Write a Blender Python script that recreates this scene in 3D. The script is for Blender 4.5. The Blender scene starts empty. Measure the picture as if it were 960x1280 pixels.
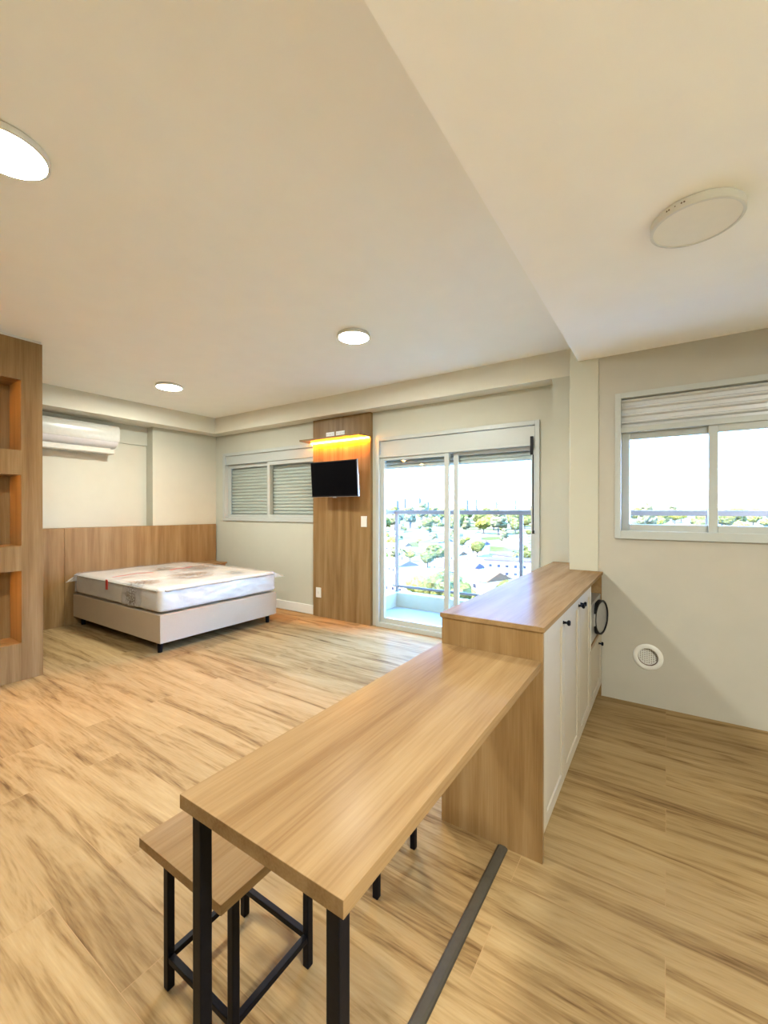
import bpy, bmesh, math, random
from mathutils import Vector, Matrix, noise as mnoise
random.seed(7)
C = bpy.context.scene.collection

# ------------------------------------------------------------------ materials
def new_mat(name):
    m = bpy.data.materials.new(name); m.use_nodes = True
    nt = m.node_tree; b = nt.nodes['Principled BSDF']
    return m, nt, b
def N(nt, t, **kw):
    n = nt.nodes.new(t)
    for k, v in kw.items():
        if k in n.inputs: n.inputs[k].default_value = v
        else: setattr(n, k, v)
    return n
def coords(nt, scale, rot=(0, 0, 0)):
    tc = nt.nodes.new('ShaderNodeTexCoord'); mp = nt.nodes.new('ShaderNodeMapping')
    mp.inputs['Scale'].default_value = scale; mp.inputs['Rotation'].default_value = rot
    nt.links.new(tc.outputs['Object'], mp.inputs['Vector']); return mp.outputs['Vector']
def ramp(nt, fac, stops):
    r = nt.nodes.new('ShaderNodeValToRGB'); cr = r.color_ramp
    while len(cr.elements) < len(stops): cr.elements.new(0.5)
    for e, (p, c) in zip(cr.elements, stops): e.position = p; e.color = (*c, 1)
    nt.links.new(fac, r.inputs['Fac']); return r.outputs['Color']
def add_bump(nt, b, fac, strength, dist=0.002):
    bp = nt.nodes.new('ShaderNodeBump'); bp.inputs['Strength'].default_value = strength
    bp.inputs['Distance'].default_value = dist
    nt.links.new(fac, bp.inputs['Height']); nt.links.new(bp.outputs['Normal'], b.inputs['Normal'])
def plain(name, col, rough=0.5, metal=0.0, var=0.04, nscale=30, bump=0.05, coat=0.0, spec=0.5):
    m, nt, b = new_mat(name)
    n = N(nt, 'ShaderNodeTexNoise', Scale=nscale, Detail=4.0)
    nt.links.new(coords(nt, (1, 1, 1)), n.inputs['Vector'])
    lo = tuple(max(0, c * (1 - var)) for c in col); hi = tuple(min(1, c * (1 + var)) for c in col)
    nt.links.new(ramp(nt, n.outputs['Fac'], [(0.3, lo), (0.7, hi)]), b.inputs['Base Color'])
    b.inputs['Roughness'].default_value = rough; b.inputs['Metallic'].default_value = metal
    b.inputs['Coat Weight'].default_value = coat; b.inputs['Coat Roughness'].default_value = 0.1
    b.inputs['Specular IOR Level'].default_value = spec
    if bump: add_bump(nt, b, n.outputs['Fac'], bump)
    return m
def gloss_layer(nt, b, k, rough, p=3.5):
    # weak satin lacquer: glossy reflection that grows towards grazing view
    lw = N(nt, 'ShaderNodeLayerWeight', Blend=0.5); pw = N(nt, 'ShaderNodeMath', operation='POWER'); pw.inputs[1].default_value = p
    ml = N(nt, 'ShaderNodeMath', operation='MULTIPLY'); ml.inputs[1].default_value = k
    g = N(nt, 'ShaderNodeBsdfGlossy', Roughness=rough); mx = N(nt, 'ShaderNodeMixShader')
    nt.links.new(lw.outputs['Facing'], pw.inputs[0]); nt.links.new(pw.outputs[0], ml.inputs[0]); nt.links.new(ml.outputs[0], mx.inputs[0])
    nt.links.new(b.outputs[0], mx.inputs[1]); nt.links.new(g.outputs[0], mx.inputs[2])
    nt.links.new(mx.outputs[0], nt.nodes['Material Output'].inputs['Surface'])
def wood(name, axis, dark, mid, light, rough=0.35, dens=16, coat=0.0, spec=0.5, sheen=0.0):
    m, nt, b = new_mat(name)
    s = [dens, dens, dens]; s[axis] = 0.9
    n1 = N(nt, 'ShaderNodeTexNoise', Scale=1.0, Detail=5.0, Distortion=0.5)
    nt.links.new(coords(nt, tuple(s)), n1.inputs['Vector'])
    s2 = [dens * 14] * 3; s2[axis] = 5
    n2 = N(nt, 'ShaderNodeTexNoise', Scale=1.0, Detail=3.0)
    nt.links.new(coords(nt, tuple(s2)), n2.inputs['Vector'])
    mx = N(nt, 'ShaderNodeMath', operation='MULTIPLY_ADD'); mx.inputs[1].default_value = 0.3
    nt.links.new(n2.outputs['Fac'], mx.inputs[0])
    sc = N(nt, 'ShaderNodeMath', operation='MULTIPLY'); sc.inputs[1].default_value = 0.7
    nt.links.new(n1.outputs['Fac'], sc.inputs[0]); nt.links.new(sc.outputs[0], mx.inputs[2])
    nt.links.new(ramp(nt, mx.outputs[0], [(0.32, dark), (0.48, mid), (0.66, light)]), b.inputs['Base Color'])
    b.inputs['Roughness'].default_value = rough
    b.inputs['Coat Weight'].default_value = coat; b.inputs['Coat Roughness'].default_value = 0.16
    b.inputs['Specular IOR Level'].default_value = spec
    add_bump(nt, b, n2.outputs['Fac'], 0.08, 0.001)
    if sheen: gloss_layer(nt, b, sheen, rough)
    return m
def emit(name, col, strength, rough=0.5):
    m, nt, b = new_mat(name)
    b.inputs['Base Color'].default_value = (*[min(c, .9) for c in col], 1)
    b.inputs['Emission Color'].default_value = (*col, 1); b.inputs['Emission Strength'].default_value = strength
    return m
def glass_mat(name, tint=(1, 1, 1), refl=0.06):
    m, nt, b = new_mat(name); nt.nodes.remove(b)
    t = N(nt, 'ShaderNodeBsdfTransparent'); t.inputs['Color'].default_value = (*tint, 1)
    g = N(nt, 'ShaderNodeBsdfGlossy', Roughness=0.02)
    lw = N(nt, 'ShaderNodeLayerWeight', Blend=0.5); pw = N(nt, 'ShaderNodeMath', operation='POWER'); pw.inputs[1].default_value = 4.0
    nt.links.new(lw.outputs['Facing'], pw.inputs[0]); fr = N(nt, 'ShaderNodeMath', operation='MULTIPLY_ADD'); fr.inputs[1].default_value = .5; fr.inputs[2].default_value = refl*.5
    nt.links.new(pw.outputs[0], fr.inputs[0])
    mx = N(nt, 'ShaderNodeMixShader')
    nt.links.new(fr.outputs[0], mx.inputs[0]); nt.links.new(t.outputs[0], mx.inputs[1]); nt.links.new(g.outputs[0], mx.inputs[2])
    nt.links.new(mx.outputs[0], nt.nodes['Material Output'].inputs['Surface'])
    return m

M = {}
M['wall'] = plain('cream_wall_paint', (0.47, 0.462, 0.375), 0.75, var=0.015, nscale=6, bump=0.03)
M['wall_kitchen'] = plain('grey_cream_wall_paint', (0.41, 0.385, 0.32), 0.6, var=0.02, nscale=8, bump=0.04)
M['ceiling'] = plain('ceiling_paint', (0.90, 0.89, 0.80), 0.7, var=0.012, nscale=5, bump=0.03)
M['beam'] = plain('beam_plaster_lit_tone', (0.66, 0.63, 0.52), 0.7, var=0.012, nscale=5, bump=0.03)  # beam colour lightened to stand in for lamp light that misses the beams
M['soffit'] = plain('kitchen_ceiling_paint', (0.95, 0.94, 0.89), 0.7, var=0.012, nscale=5, bump=0.03)
WD, WM, WL = (0.165, 0.092, 0.033), (0.225, 0.134, 0.054), (0.285, 0.183, 0.085)
M['wood_x'] = wood('oak_veneer_grain_x', 0, WD, WM, WL, spec=.12)
M['wood_y'] = wood('oak_veneer_grain_y', 1, WD, WM, WL, spec=.12)
M['wood_z'] = wood('oak_veneer_grain_z', 2, WD, WM, WL, spec=.12)
M['top_y'] = wood('oak_tabletop_grain_y', 1, (0.18, 0.103, 0.043), (0.24, 0.148, 0.067), (0.29, 0.19, 0.092), rough=0.24, dens=13, spec=0, sheen=.095)
M['frame'] = plain('aluminium_white_grey', (0.42, 0.44, 0.41), 0.4, var=0.01, bump=0.0)
M['shutter_k'] = plain('silver_white_shutter_slats', (0.60, 0.61, 0.61), 0.25, var=0.02, bump=0.0)
M['shutter'] = plain('roller_shutter_slats', (0.42, 0.44, 0.40), 0.35, var=0.02, bump=0.0)
M['white'] = plain('white_plastic', (0.66, 0.65, 0.60), 0.35, var=0.01, bump=0.0)
M['black_metal'] = plain('black_powder_coat', (0.003, 0.0035, 0.006), 0.45, var=0.2, nscale=60, bump=0.1, spec=.10)
M['black'] = plain('black_plastic', (0.006, 0.006, 0.007), 0.45, bump=0.0, spec=.2)
M['screen'] = plain('dark_screen', (0.002, 0.002, 0.003), 0.3, var=0.1, bump=0.0, spec=.06)
M['door_paint'] = plain('warm_white_lacquer', (0.38, 0.335, 0.26), 0.5, var=0.015, nscale=10, bump=0.02)
M['steel'] = plain('brushed_silver', (0.42, 0.42, 0.41), 0.35, metal=0.7, var=0.06, nscale=40, bump=0.04)
M['dark_gap'] = plain('dark_interior_brown', (0.10, 0.06, 0.03), 0.6, bump=0.0)
M['rail'] = plain('silver_anodised_rail', (0.14, 0.11, 0.10), 0.5, metal=0.0, spec=.1, var=0.02, bump=0.0)
M['glass'] = glass_mat('clear_window_glass', (0.97, 0.985, 0.98))
M['strip'] = plain('dark_grey_rubber_strip', (0.05, 0.042, 0.03), 0.6, var=0.08, nscale=50, bump=0.05, spec=.08)
M['beige_fabric'] = plain('beige_suede', (0.40, 0.315, 0.22), 0.85, var=0.05, nscale=250, bump=0.2)
M['lamp_on'] = emit('lit_panel_diffuser', (0.97, 0.98, 0.90), 25.5)
M['lamp_off'] = plain('unlit_panel_diffuser', (0.80, 0.76, 0.66), 0.5, var=0.01, bump=0.0)
M['led'] = emit('amber_led_strip', (1.0, 0.30, 0.012), 62)
M['led_shelf'] = emit('amber_led_strip_dim', (1.0, 0.52, 0.14), 26)
M['tile'] = plain('pale_balcony_tile', (0.25, 0.23, 0.20), 0.35, var=0.04, nscale=4, bump=0.02)
M['concrete'] = plain('painted_balcony_curb', (0.38, 0.31, 0.21), 0.7, var=0.03, bump=0.05)
M['silver_paint'] = plain('silver_appliance', (0.36, 0.36, 0.35), 0.3, metal=0.5, var=0.03, bump=0.0)

def floor_mat():
    m, nt, b = new_mat('laminate_planks')
    tc = nt.nodes.new('ShaderNodeTexCoord')
    br = N(nt, 'ShaderNodeTexBrick', offset=0.37, squash=1.0)
    br.inputs['Color1'].default_value = (0, 0, 0, 1); br.inputs['Color2'].default_value = (1, 1, 1, 1)
    br.inputs['Mortar'].default_value = (0.5, 0.5, 0.5, 1)
    br.inputs['Scale'].default_value = 1.0; br.inputs['Brick Width'].default_value = 1.22
    br.inputs['Row Height'].default_value = 0.185; br.inputs['Mortar Size'].default_value = 0.0012
    br.inputs['Mortar Smooth'].default_value = 0.3
    nt.links.new(tc.outputs['Object'], br.inputs['Vector'])
    mp = nt.nodes.new('ShaderNodeMapping'); mp.inputs['Scale'].default_value = (1.05, 12.0, 1)
    nt.links.new(tc.outputs['Object'], mp.inputs['Vector'])
    off = N(nt, 'ShaderNodeVectorMath', operation='MULTIPLY_ADD')
    nt.links.new(br.outputs['Color'], off.inputs[0]); off.inputs[1].default_value = (0.7, 0.9, 0.5)
    nt.links.new(mp.outputs['Vector'], off.inputs[2])
    n1 = N(nt, 'ShaderNodeTexNoise', Scale=1.0, Detail=7.0, Roughness=0.62, Distortion=1.2)
    nt.links.new(off.outputs[0], n1.inputs['Vector'])
    m2 = nt.nodes.new('ShaderNodeMapping'); m2.inputs['Scale'].default_value = (9, 130, 1)
    nt.links.new(tc.outputs['Object'], m2.inputs['Vector'])
    n2 = N(nt, 'ShaderNodeTexNoise', Scale=1.0, Detail=3.0)
    nt.links.new(m2.outputs['Vector'], n2.inputs['Vector'])
    a = N(nt, 'ShaderNodeMath', operation='MULTIPLY_ADD'); a.inputs[1].default_value = 0.22
    nt.links.new(n2.outputs['Fac'], a.inputs[0])
    s = N(nt, 'ShaderNodeMath', operation='MULTIPLY'); s.inputs[1].default_value = 0.78
    nt.links.new(n1.outputs['Fac'], s.inputs[0]); nt.links.new(s.outputs[0], a.inputs[2])
    col = ramp(nt, a.outputs[0], [(0.33, (0.10, 0.056, 0.022)), (0.42, (0.20, 0.125, 0.053)), (0.51, (0.275, 0.183, 0.084)), (0.68, (0.34, 0.238, 0.115))])
    hv = N(nt, 'ShaderNodeHueSaturation'); nt.links.new(col, hv.inputs['Color'])
    vv = N(nt, 'ShaderNodeMapRange'); vv.inputs['To Min'].default_value = 0.93; vv.inputs['To Max'].default_value = 1.07
    nt.links.new(br.outputs['Color'], vv.inputs['Value']); nt.links.new(vv.outputs[0], hv.inputs['Value'])
    mx = N(nt, 'ShaderNodeMix', data_type='RGBA'); nt.links.new(br.outputs['Fac'], mx.inputs[0])
    nt.links.new(hv.outputs[0], mx.inputs[6]); mx.inputs[7].default_value = (0.30, 0.19, 0.09, 1)
    nt.links.new(mx.outputs[2], b.inputs['Base Color'])
    b.inputs['Roughness'].default_value = 0.4; b.inputs['Specular IOR Level'].default_value = 0
    gloss_layer(nt, b, .06, .30)
    add_bump(nt, b, n2.outputs['Fac'], 0.06, 0.001)
    return m
M['floor'] = floor_mat()

# ------------------------------------------------------------------ mesh helpers
class MB:
    def __init__(s): s.bm = bmesh.new()
    def box(s, x0, x1, y0, y1, z0, z1, bev=0.0, seg=2):
        vs = [s.bm.verts.new(p) for p in ((x0,y0,z0),(x1,y0,z0),(x1,y1,z0),(x0,y1,z0),(x0,y0,z1),(x1,y0,z1),(x1,y1,z1),(x0,y1,z1))]
        fs = [s.bm.faces.new([vs[i] for i in f]) for f in ((3,2,1,0),(4,5,6,7),(0,1,5,4),(1,2,6,5),(2,3,7,6),(3,0,4,7))]
        if bev > 0:
            es = list({e for f in fs for e in f.edges})
            bmesh.ops.bevel(s.bm, geom=es, offset=bev, segments=seg, affect='EDGES', profile=0.6)
        return s
    def cyl(s, p0, p1, r0, r1=None, n=24):
        r1 = r0 if r1 is None else r1
        p0 = Vector(p0); p1 = Vector(p1); d = (p1 - p0).normalized()
        a = d.orthogonal().normalized(); b = d.cross(a)
        A = [s.bm.verts.new(p0 + (a*math.cos(2*math.pi*i/n) + b*math.sin(2*math.pi*i/n))*r0) for i in range(n)]
        B = [s.bm.verts.new(p1 + (a*math.cos(2*math.pi*i/n) + b*math.sin(2*math.pi*i/n))*r1) for i in range(n)]
        for i in range(n): s.bm.faces.new((A[i], A[(i+1)%n], B[(i+1)%n], B[i]))
        s.bm.faces.new(A[::-1]); s.bm.faces.new(B); return s
    def lathe(s, c, axis, prof, n=40):
        # prof: list of (radius, height along axis)
        c = Vector(c); d = Vector(axis).normalized(); a = d.orthogonal().normalized(); b = d.cross(a)
        rings = []
        for r, h in prof:
            if r < 1e-6: rings.append([s.bm.verts.new(c + d*h)])
            else: rings.append([s.bm.verts.new(c + d*h + (a*math.cos(2*math.pi*i/n) + b*math.sin(2*math.pi*i/n))*r) for i in range(n)])
        for A, B in zip(rings, rings[1:]):
            for i in range(n):
                j = (i+1) % n
                if len(A) == 1 and len(B) == 1: continue
                if len(A) == 1: s.bm.faces.new((A[0], B[j], B[i]))
                elif len(B) == 1: s.bm.faces.new((A[i], A[j], B[0]))
                else: s.bm.faces.new((A[i], A[j], B[j], B[i]))
        return s
    def prism(s, pts, ax, a0, a1):
        # 2D polygon pts in the plane normal to axis ax, extruded a0..a1
        def mk(p, a):
            v = [0, 0, 0]; k = [i for i in range(3) if i != ax]; v[k[0]] = p[0]; v[k[1]] = p[1]; v[ax] = a; return s.bm.verts.new(v)
        A = [mk(p, a0) for p in pts]; B = [mk(p, a1) for p in pts]; n = len(pts)
        for i in range(n): s.bm.faces.new((A[i], A[(i+1)%n], B[(i+1)%n], B[i]))
        s.bm.faces.new(A[::-1]); s.bm.faces.new(B); return s
    def build(s, name, mat, parent=None, smooth=False, org=None):
        bmesh.ops.recalc_face_normals(s.bm, faces=s.bm.faces[:])
        o0 = Vector(org) if org is not None else (root_org(parent) if parent else Vector((0, 0, 0)))
        for v in s.bm.verts: v.co -= o0
        me = bpy.data.meshes.new(name); s.bm.to_mesh(me); s.bm.free()
        me.materials.append(mat)
        if smooth:
            for p in me.polygons: p.use_smooth = True
            try: me.set_sharp_from_angle(angle=math.radians(40))
            except Exception: pass
        o = bpy.data.objects.new(name, me); C.objects.link(o)
        if parent: o.parent = parent
        else: o.location = o0
        return o
def root_org(o):
    v = Vector(o.location)
    while o.parent: o = o.parent; v += o.location
    return v
def thing(name, label, cat, loc=(0, 0, 0), group=None, kind=None):
    o = bpy.data.objects.new(name, None); C.objects.link(o); o.location = loc
    o.empty_display_size = 0.1
    if kind: o['kind'] = kind
    if label: o['label'] = label
    if cat: o['category'] = cat
    if group: o['group'] = group
    return o
def tag(o, label, cat, group=None, kind=None):
    o['label'] = label; o['category'] = cat
    if group: o['group'] = group
    if kind: o['kind'] = kind
    return o
def struct(o, label=None, cat=None):
    o['kind'] = 'structure'
    if label: o['label'] = label
    if cat: o['category'] = cat
    return o
def dup(root, loc, label=None, group=None, scale=None, rotz=None):
    r = root.copy(); C.objects.link(r); r.location = loc
    if label: r['label'] = label
    if group: r['group'] = group
    if scale: r.scale = scale
    if rotz is not None: r.rotation_euler = (0, 0, rotz)
    for ch in list(root.children):
        c = ch.copy(); C.objects.link(c); c.parent = r
        for g in list(ch.children):
            d = g.copy(); C.objects.link(d); d.parent = c
    return r

# ------------------------------------------------------------------ key planes (metres; camera eye at 0,0,1.3)
YF, YK = 3.935, 3.328          # window wall of the room / kitchen window wall
XL = -5.66; XR = 1.75; YB = -1.35
ZC, ZS, ZB = 2.625, 2.372, 2.405
CX0, CX1, CY0 = -0.784, -0.376, 1.616   # counter
ZT = 0.872

# ------------------------------------------------------------------ shell
struct(MB().box(-6.2, XR+.15, YB-.15, YF+.15, -0.15, 0).build('floor', M['floor']), 'warm oak-look laminate plank floor across the whole room', 'floor')
mb = MB(); mb.box(-6.2, XR+.15, YB-.15, YF+.15, ZC, ZC+.3)
struct(MB().box(-0.532, XR, YB, YK+.02, ZS, ZC+.01).build('ceiling', M['soffit']), 'lowered lighter plaster ceiling over the kitchen side', 'ceiling')
struct(mb.build('ceiling', M['ceiling']), 'high cream ceiling over the bed and living side', 'ceiling')
# far wall with left window and balcony door
W3 = (-5.478, -3.60, 1.148, 2.137)   # window_1 outer
D1 = (-2.715, -0.944, 0.0, 2.11)     # door_1 outer
def wall_y(y0, y1, x0, x1, z0, z1, holes):
    mb = MB(); cx = sorted({x0, x1, *[h[0] for h in holes], *[h[1] for h in holes]}); cz = sorted({z0, z1, *[h[2] for h in holes], *[h[3] for h in holes]})
    for a, b in zip(cx, cx[1:]):
        zs = None
        for c, d in zip(cz, cz[1:]):
            m = ((a+b)/2, (c+d)/2); inside = any(h[0] < m[0] < h[1] and h[2] < m[1] < h[3] for h in holes)
            if inside:
                if zs is not None: mb.box(a, b, y0, y1, zs, c)
                zs = None
            elif zs is None: zs = c
        if zs is not None: mb.box(a, b, y0, y1, zs, z1)
    return mb
struct(wall_y(YF, YF+.15, -6.2, -0.45, 0, ZC+.1, [W3, D1]).build('wall_far', M['wall']), 'cream wall holding the shuttered window and the balcony door', 'wall')
KW = (-0.297, 0.78, 1.107, 2.10)
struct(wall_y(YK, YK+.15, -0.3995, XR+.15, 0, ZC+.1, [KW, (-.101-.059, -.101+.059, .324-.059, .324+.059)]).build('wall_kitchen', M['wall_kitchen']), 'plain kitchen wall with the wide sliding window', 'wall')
struct(MB().box(XR, XR+.15, YB, YK+.1, 0, ZC+.1).build('wall_right', M['wall']))
struct(MB().box(-6.2, XR+.15, YB-.15, YB, 0, ZC+.1).build('wall_back', M['wall']))
mb = MB(); mb.box(-6.2, XL, 2.985, YF+.05, 0, ZC+.1); struct(MB().box(-6.2, -5.82, YB, 2.985, 0, ZC+.1).box(-5.83, -5.80, YB, 2.985, 2.16, ZC+.1).build('wall_recess', M['wall']), 'recessed cream wall bay holding the air conditioner', 'wall')
struct(mb.build('wall_left', M['wall']), 'cream wall behind the headboard with a recessed bay', 'wall')
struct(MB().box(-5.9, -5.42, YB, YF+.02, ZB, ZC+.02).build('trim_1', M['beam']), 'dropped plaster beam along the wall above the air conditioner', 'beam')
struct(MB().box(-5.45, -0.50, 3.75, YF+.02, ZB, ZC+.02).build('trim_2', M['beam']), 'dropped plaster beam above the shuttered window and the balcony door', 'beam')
struct(MB().box(-0.80, -0.50, 3.75, YF+.05, 0, ZB).build('trim_3', M['wall']), 'narrow plaster pilaster right of the balcony door', 'pilaster')
struct(MB().box(-0.589, -0.400, YK-.004, YF+.15, 0, ZC+.02, 0.003).build('trim_4', M['wall']), 'plaster column between balcony door and kitchen wall, at the end of the counter', 'column')
struct(MB().box(-5.62, -3.645, YF-.014, YF+.01, 0, 0.112, 0.004).build('baseboard_far', M['white']), 'white baseboard beside the bed, below the shuttered window', 'baseboard')

# ------------------------------------------------------------------ windows and door
def frame_ring(mb, x0, x1, z0, z1, y0, y1, w, bev=0.003, wb=None, wt=None):
    wb = w if wb is None else wb; wt = w if wt is None else wt
    mb.box(x0, x0+w, y0, y1, z0, z1, bev); mb.box(x1-w, x1, y0, y1, z0, z1, bev)
    mb.box(x0+w, x1-w, y0, y1, z0, z0+wb, bev); mb.box(x0+w, x1-w, y0, y1, z1-wt, z1, bev)
def slats(mb, x0, x1, z0, z1, y, pitch=0.045, depth=0.010):
    z = z0; n = max(1, round((z1-z0)/pitch)); pitch = (z1-z0)/n
    for i in range(n):
        a = z0 + i*pitch
        pts = [(y+.012, a), (y, a+.002)]
        for k in range(7):
            t = k/6; pts.append((y-depth*math.sin(math.pi*t), a+.003+(pitch-.006)*t))
        pts += [(y, a+pitch-.002), (y+.012, a+pitch)]
        mb.prism(pts, 0, x0, x1)
# window_1 (shutters down)
w = thing('window_1', 'sliding window with closed grey roller shutter, beside the wood panel', 'window', (W3[0], YF, W3[2]), kind='structure')
mb = MB(); x0, x1, z0, z1 = W3
frame_ring(mb, x0, x1, z0, z1, YF-.018, YF+.12, 0.045)
mb.box(x0+.04, x1-.04, YF-.004, YF+.12, 1.965, 1.985, .002)
mb.build('window_frame', M['frame'], w)
MB().box(x0+.05, x1-.05, YF+.004, YF+.03, 1.985, 2.094, .003).build('shutter_box', M['frame'], w)
for (sx0, sx1, yy) in ((x0+.045, -4.495, YF+.045), (-4.54, x1-.045, YF+.010)):
    mb = MB(); frame_ring(mb, sx0, sx1, z0+.045, 1.962, yy, yy+.03, 0.048); s_ = mb.build('window_sash', M['frame'], w)
    MB().box(sx0+.045, sx1-.045, yy+.012, yy+.018, z0+.09, 1.92).build('window_pane', M['glass'], s_)
mb = MB(); slats(mb, x0+.05, x1-.05, z0+.05, 1.96, YF+.10); mb.build('roller_shutter', M['shutter'], w)
# window_2 kitchen
w = thing('window_2', 'kitchen sliding window with raised louvred shutter at its top', 'window', (KW[0], YK, KW[2]), kind='structure')
x0, x1, z0, z1 = KW
mb = MB(); frame_ring(mb, x0, x1, z0, z1, YK-.018, YK+.12, 0.036, wb=.055)
mb.box(x0+.03, x1-.03, YK-.004, YK+.12, 1.832, 1.868, .003)
mb.build('window_frame', M['frame'], w)
for (sx0, sx1, yy) in ((x0+.036, 0.265, YK+.045), (0.218, x1-.036, YK+.010)):
    mb = MB(); frame_ring(mb, sx0, sx1, z0+.05, 1.835, yy, yy+.03, 0.048); s_ = mb.build('window_sash', M['frame'], w)
    MB().box(sx0+.045, sx1-.045, yy+.012, yy+.018, z0+.09, 1.79).build('window_pane', M['glass'], s_)
mb = MB()
for k in range(4):
    a_ = 1.868+k*.0495; y_ = YK+.04
    mb.prism([(y_+.015, a_), (y_, a_), (y_, a_+.024), (y_-.020, a_+.028), (y_-.026, a_+.034), (y_-.024, a_+.041), (y_-.006, a_+.0485), (y_+.015, a_+.0485)], 0, x0+.03, x1-.03)
mb; mb.build('roller_shutter', M['shutter_k'], w)
# door_1 balcony
w = thing('door_1', 'white aluminium sliding balcony door with rolled-up shutter box', 'door', (D1[0], YF, 0), kind='structure')
x0, x1, z0, z1 = D1
mb = MB(); frame_ring(mb, x0, x1, z0, z1, YF-.018, YF+.13, 0.04, wb=.05)
mb.box(x0+.035, x1-.035, YF-.006, YF+.13, 1.885, 1.915, .003)
mb.build('door_frame', M['frame'], w)
MB().box(x0+.045, x1-.045, YF+.002, YF+.04, 1.915, 2.066, .003).build('shutter_box', M['frame'], w)
for (sx0, sx1, yy) in ((x0+.04, -1.838, YF+.012), (-1.805, x1-.04, YF+.052)):
    mb = MB(); frame_ring(mb, sx0, sx1, .045, 1.885, yy, yy+.034, 0.052, wb=.06, wt=.032); s_ = mb.build('door_sash', M['frame'], w)
    MB().box(sx0+.05, sx1-.05, yy+.014, yy+.020, .10, 1.86).build('door_pane', M['glass'], s_)
mb = MB(); slats(mb, x0+.05, x1-.05, 1.765, 1.90, YF+.11); mb.build('roller_shutter', M['shutter'], w)
mb = MB(); mb.box(x1-.078, x1-.052, YF-.034, YF-.018, 1.80, 1.965, .003); mb.build('strap_guide', M['black'], w)
mb = MB(); mb.box(x1-.058, x1-.048, YF-.028, YF-.020, 1.10, 1.80, .001); mb.box(x1-.060, x1-.040, YF-.034, YF-.017, 1.09, 1.12, .003); mb.build('shutter_strap', M['black'], w)

# ------------------------------------------------------------------ counter cabinets
def shaker(mb, y0, y1, z0, z1, x):   # door front facing +x, face at x
    w = 0.05
    mb.box(x-.018, x-.007, y0, y1, z0, z1)
    mb.box(x-.010, x, y0, y0+w, z0, z1, .0015); mb.box(x-.010, x, y1-w, y1, z0, z1, .0015)
    mb.box(x-.010, x, y0+w, y1-w, z0, z0+w, .0015); mb.box(x-.010, x, y0+w, y1-w, z1-w, z1, .0015)
def knob(door, y, z):
    MB().lathe((CX1, y, z), (1, 0, 0), [(0, 0), (.008, 0), (.006, .004), (.005, .014), (.012, .020), (.0125, .026), (.009, .030), (0, .031)], 20).build('knob', M['black_metal'], door, True)
seams = [CY0+.02, 2.012, 2.402, 2.79]
ZD0, ZD1 = 0.10, ZT-.024
# unit A: end panel + one door
u = thing('base_cabinet', 'white single-door cabinet with oak end panel, nearest under the counter', 'cabinet', (CX0, CY0, 0), 'white cabinets under the counter')
MB().box(CX0, CX1, CY0, CY0+.018, 0, ZT-.02, .001).build('end_panel', M['wood_z'], u)
mb = MB(); mb.box(CX0+.02, CX1-.05, CY0+.018, seams[1]-.001, 0, ZD0); mb.box(CX0, CX1-.02, CY0+.018, seams[1]-.001, ZD0, ZT-.022); mb.build('carcass', M['door_paint'], u)
mb = MB(); shaker(mb, CY0+.020, seams[1]-.0015, ZD0, ZD1, CX1); d = mb.build('door', M['door_paint'], u); knob(d, seams[1]-.03, .81)
# unit B: two doors
u = thing('base_cabinet', 'white cabinet with two doors and paired black knobs, middle of the counter', 'cabinet', (CX0, seams[1], 0), 'white cabinets under the counter')
mb = MB(); mb.box(CX0+.02, CX1-.05, seams[1], seams[3]-.001, 0, ZD0); mb.box(CX0, CX1-.02, seams[1], seams[3]-.001, ZD0, ZT-.022); mb.build('carcass', M['door_paint'], u)
mb = MB(); shaker(mb, seams[1]+.0015, seams[2]-.0015, ZD0, ZD1, CX1); d = mb.build('door', M['door_paint'], u); knob(d, seams[2]-.03, .81)
mb = MB(); shaker(mb, seams[2]+.0015, seams[3]-.0015, ZD0, ZD1, CX1); d = mb.build('door', M['door_paint'], u); knob(d, seams[2]+.03, .81)
# unit C: open niche over a door
u = thing('base_cabinet', 'oak-lined cabinet with open niche above a small white door, by the kitchen wall', 'cabinet', (CX0, seams[3], 0), 'white cabinets under the counter')
yc0, yc1 = seams[3], YK-.006
mb = MB()
mb.box(CX0, CX1-.001, yc0, yc0+.012, ZD0, ZT-.022); mb.box(CX0, CX1-.001, yc1-.016, yc1, 0, ZT-.022)
mb.box(CX0, CX0+.016, yc0, yc1, ZD0, ZT-.022); mb.box(CX0+.01, CX1-.001, yc0, yc1, .458, .476)
mb.box(CX0+.02, CX1-.05, yc0, yc1, 0, ZD0+.016)
mb.build('carcass', M['wood_y'], u)
mb = MB(); shaker(mb, yc0+.004, yc1-.018, ZD0, .456, CX1+.001); d = mb.build('door', M['door_paint'], u); knob(d, 3.145, .415)
MB().box(CX1-.012, CX1+.001, yc0+.002, yc0+.0115, .458, ZT-.026).build('edge_strip', M['white'], u)
# worktop
mb = MB(); mb.box(CX0-.006, CX1+.006, CY0-.004, YK-.006, ZT-.020, ZT, .0015)
mb.box(CX0-.006, -0.595, YK-.02, 3.745, ZT-.020, ZT, .0015)
tag(mb.build('worktop', M['top_y'], org=(CX0, CY0, ZT-.02)), 'long oak worktop of the raised counter reaching to the column', 'countertop')
# cabinet continuation behind the column
tag(MB().box(CX0, -0.60, YK-.004, 3.74, 0.0, ZT-.022, .001).build('side_panel_box', M['wood_z'], org=(CX0, YK, 0)), 'oak filler box of the counter beside the column and balcony door', 'filler panel')
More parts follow.
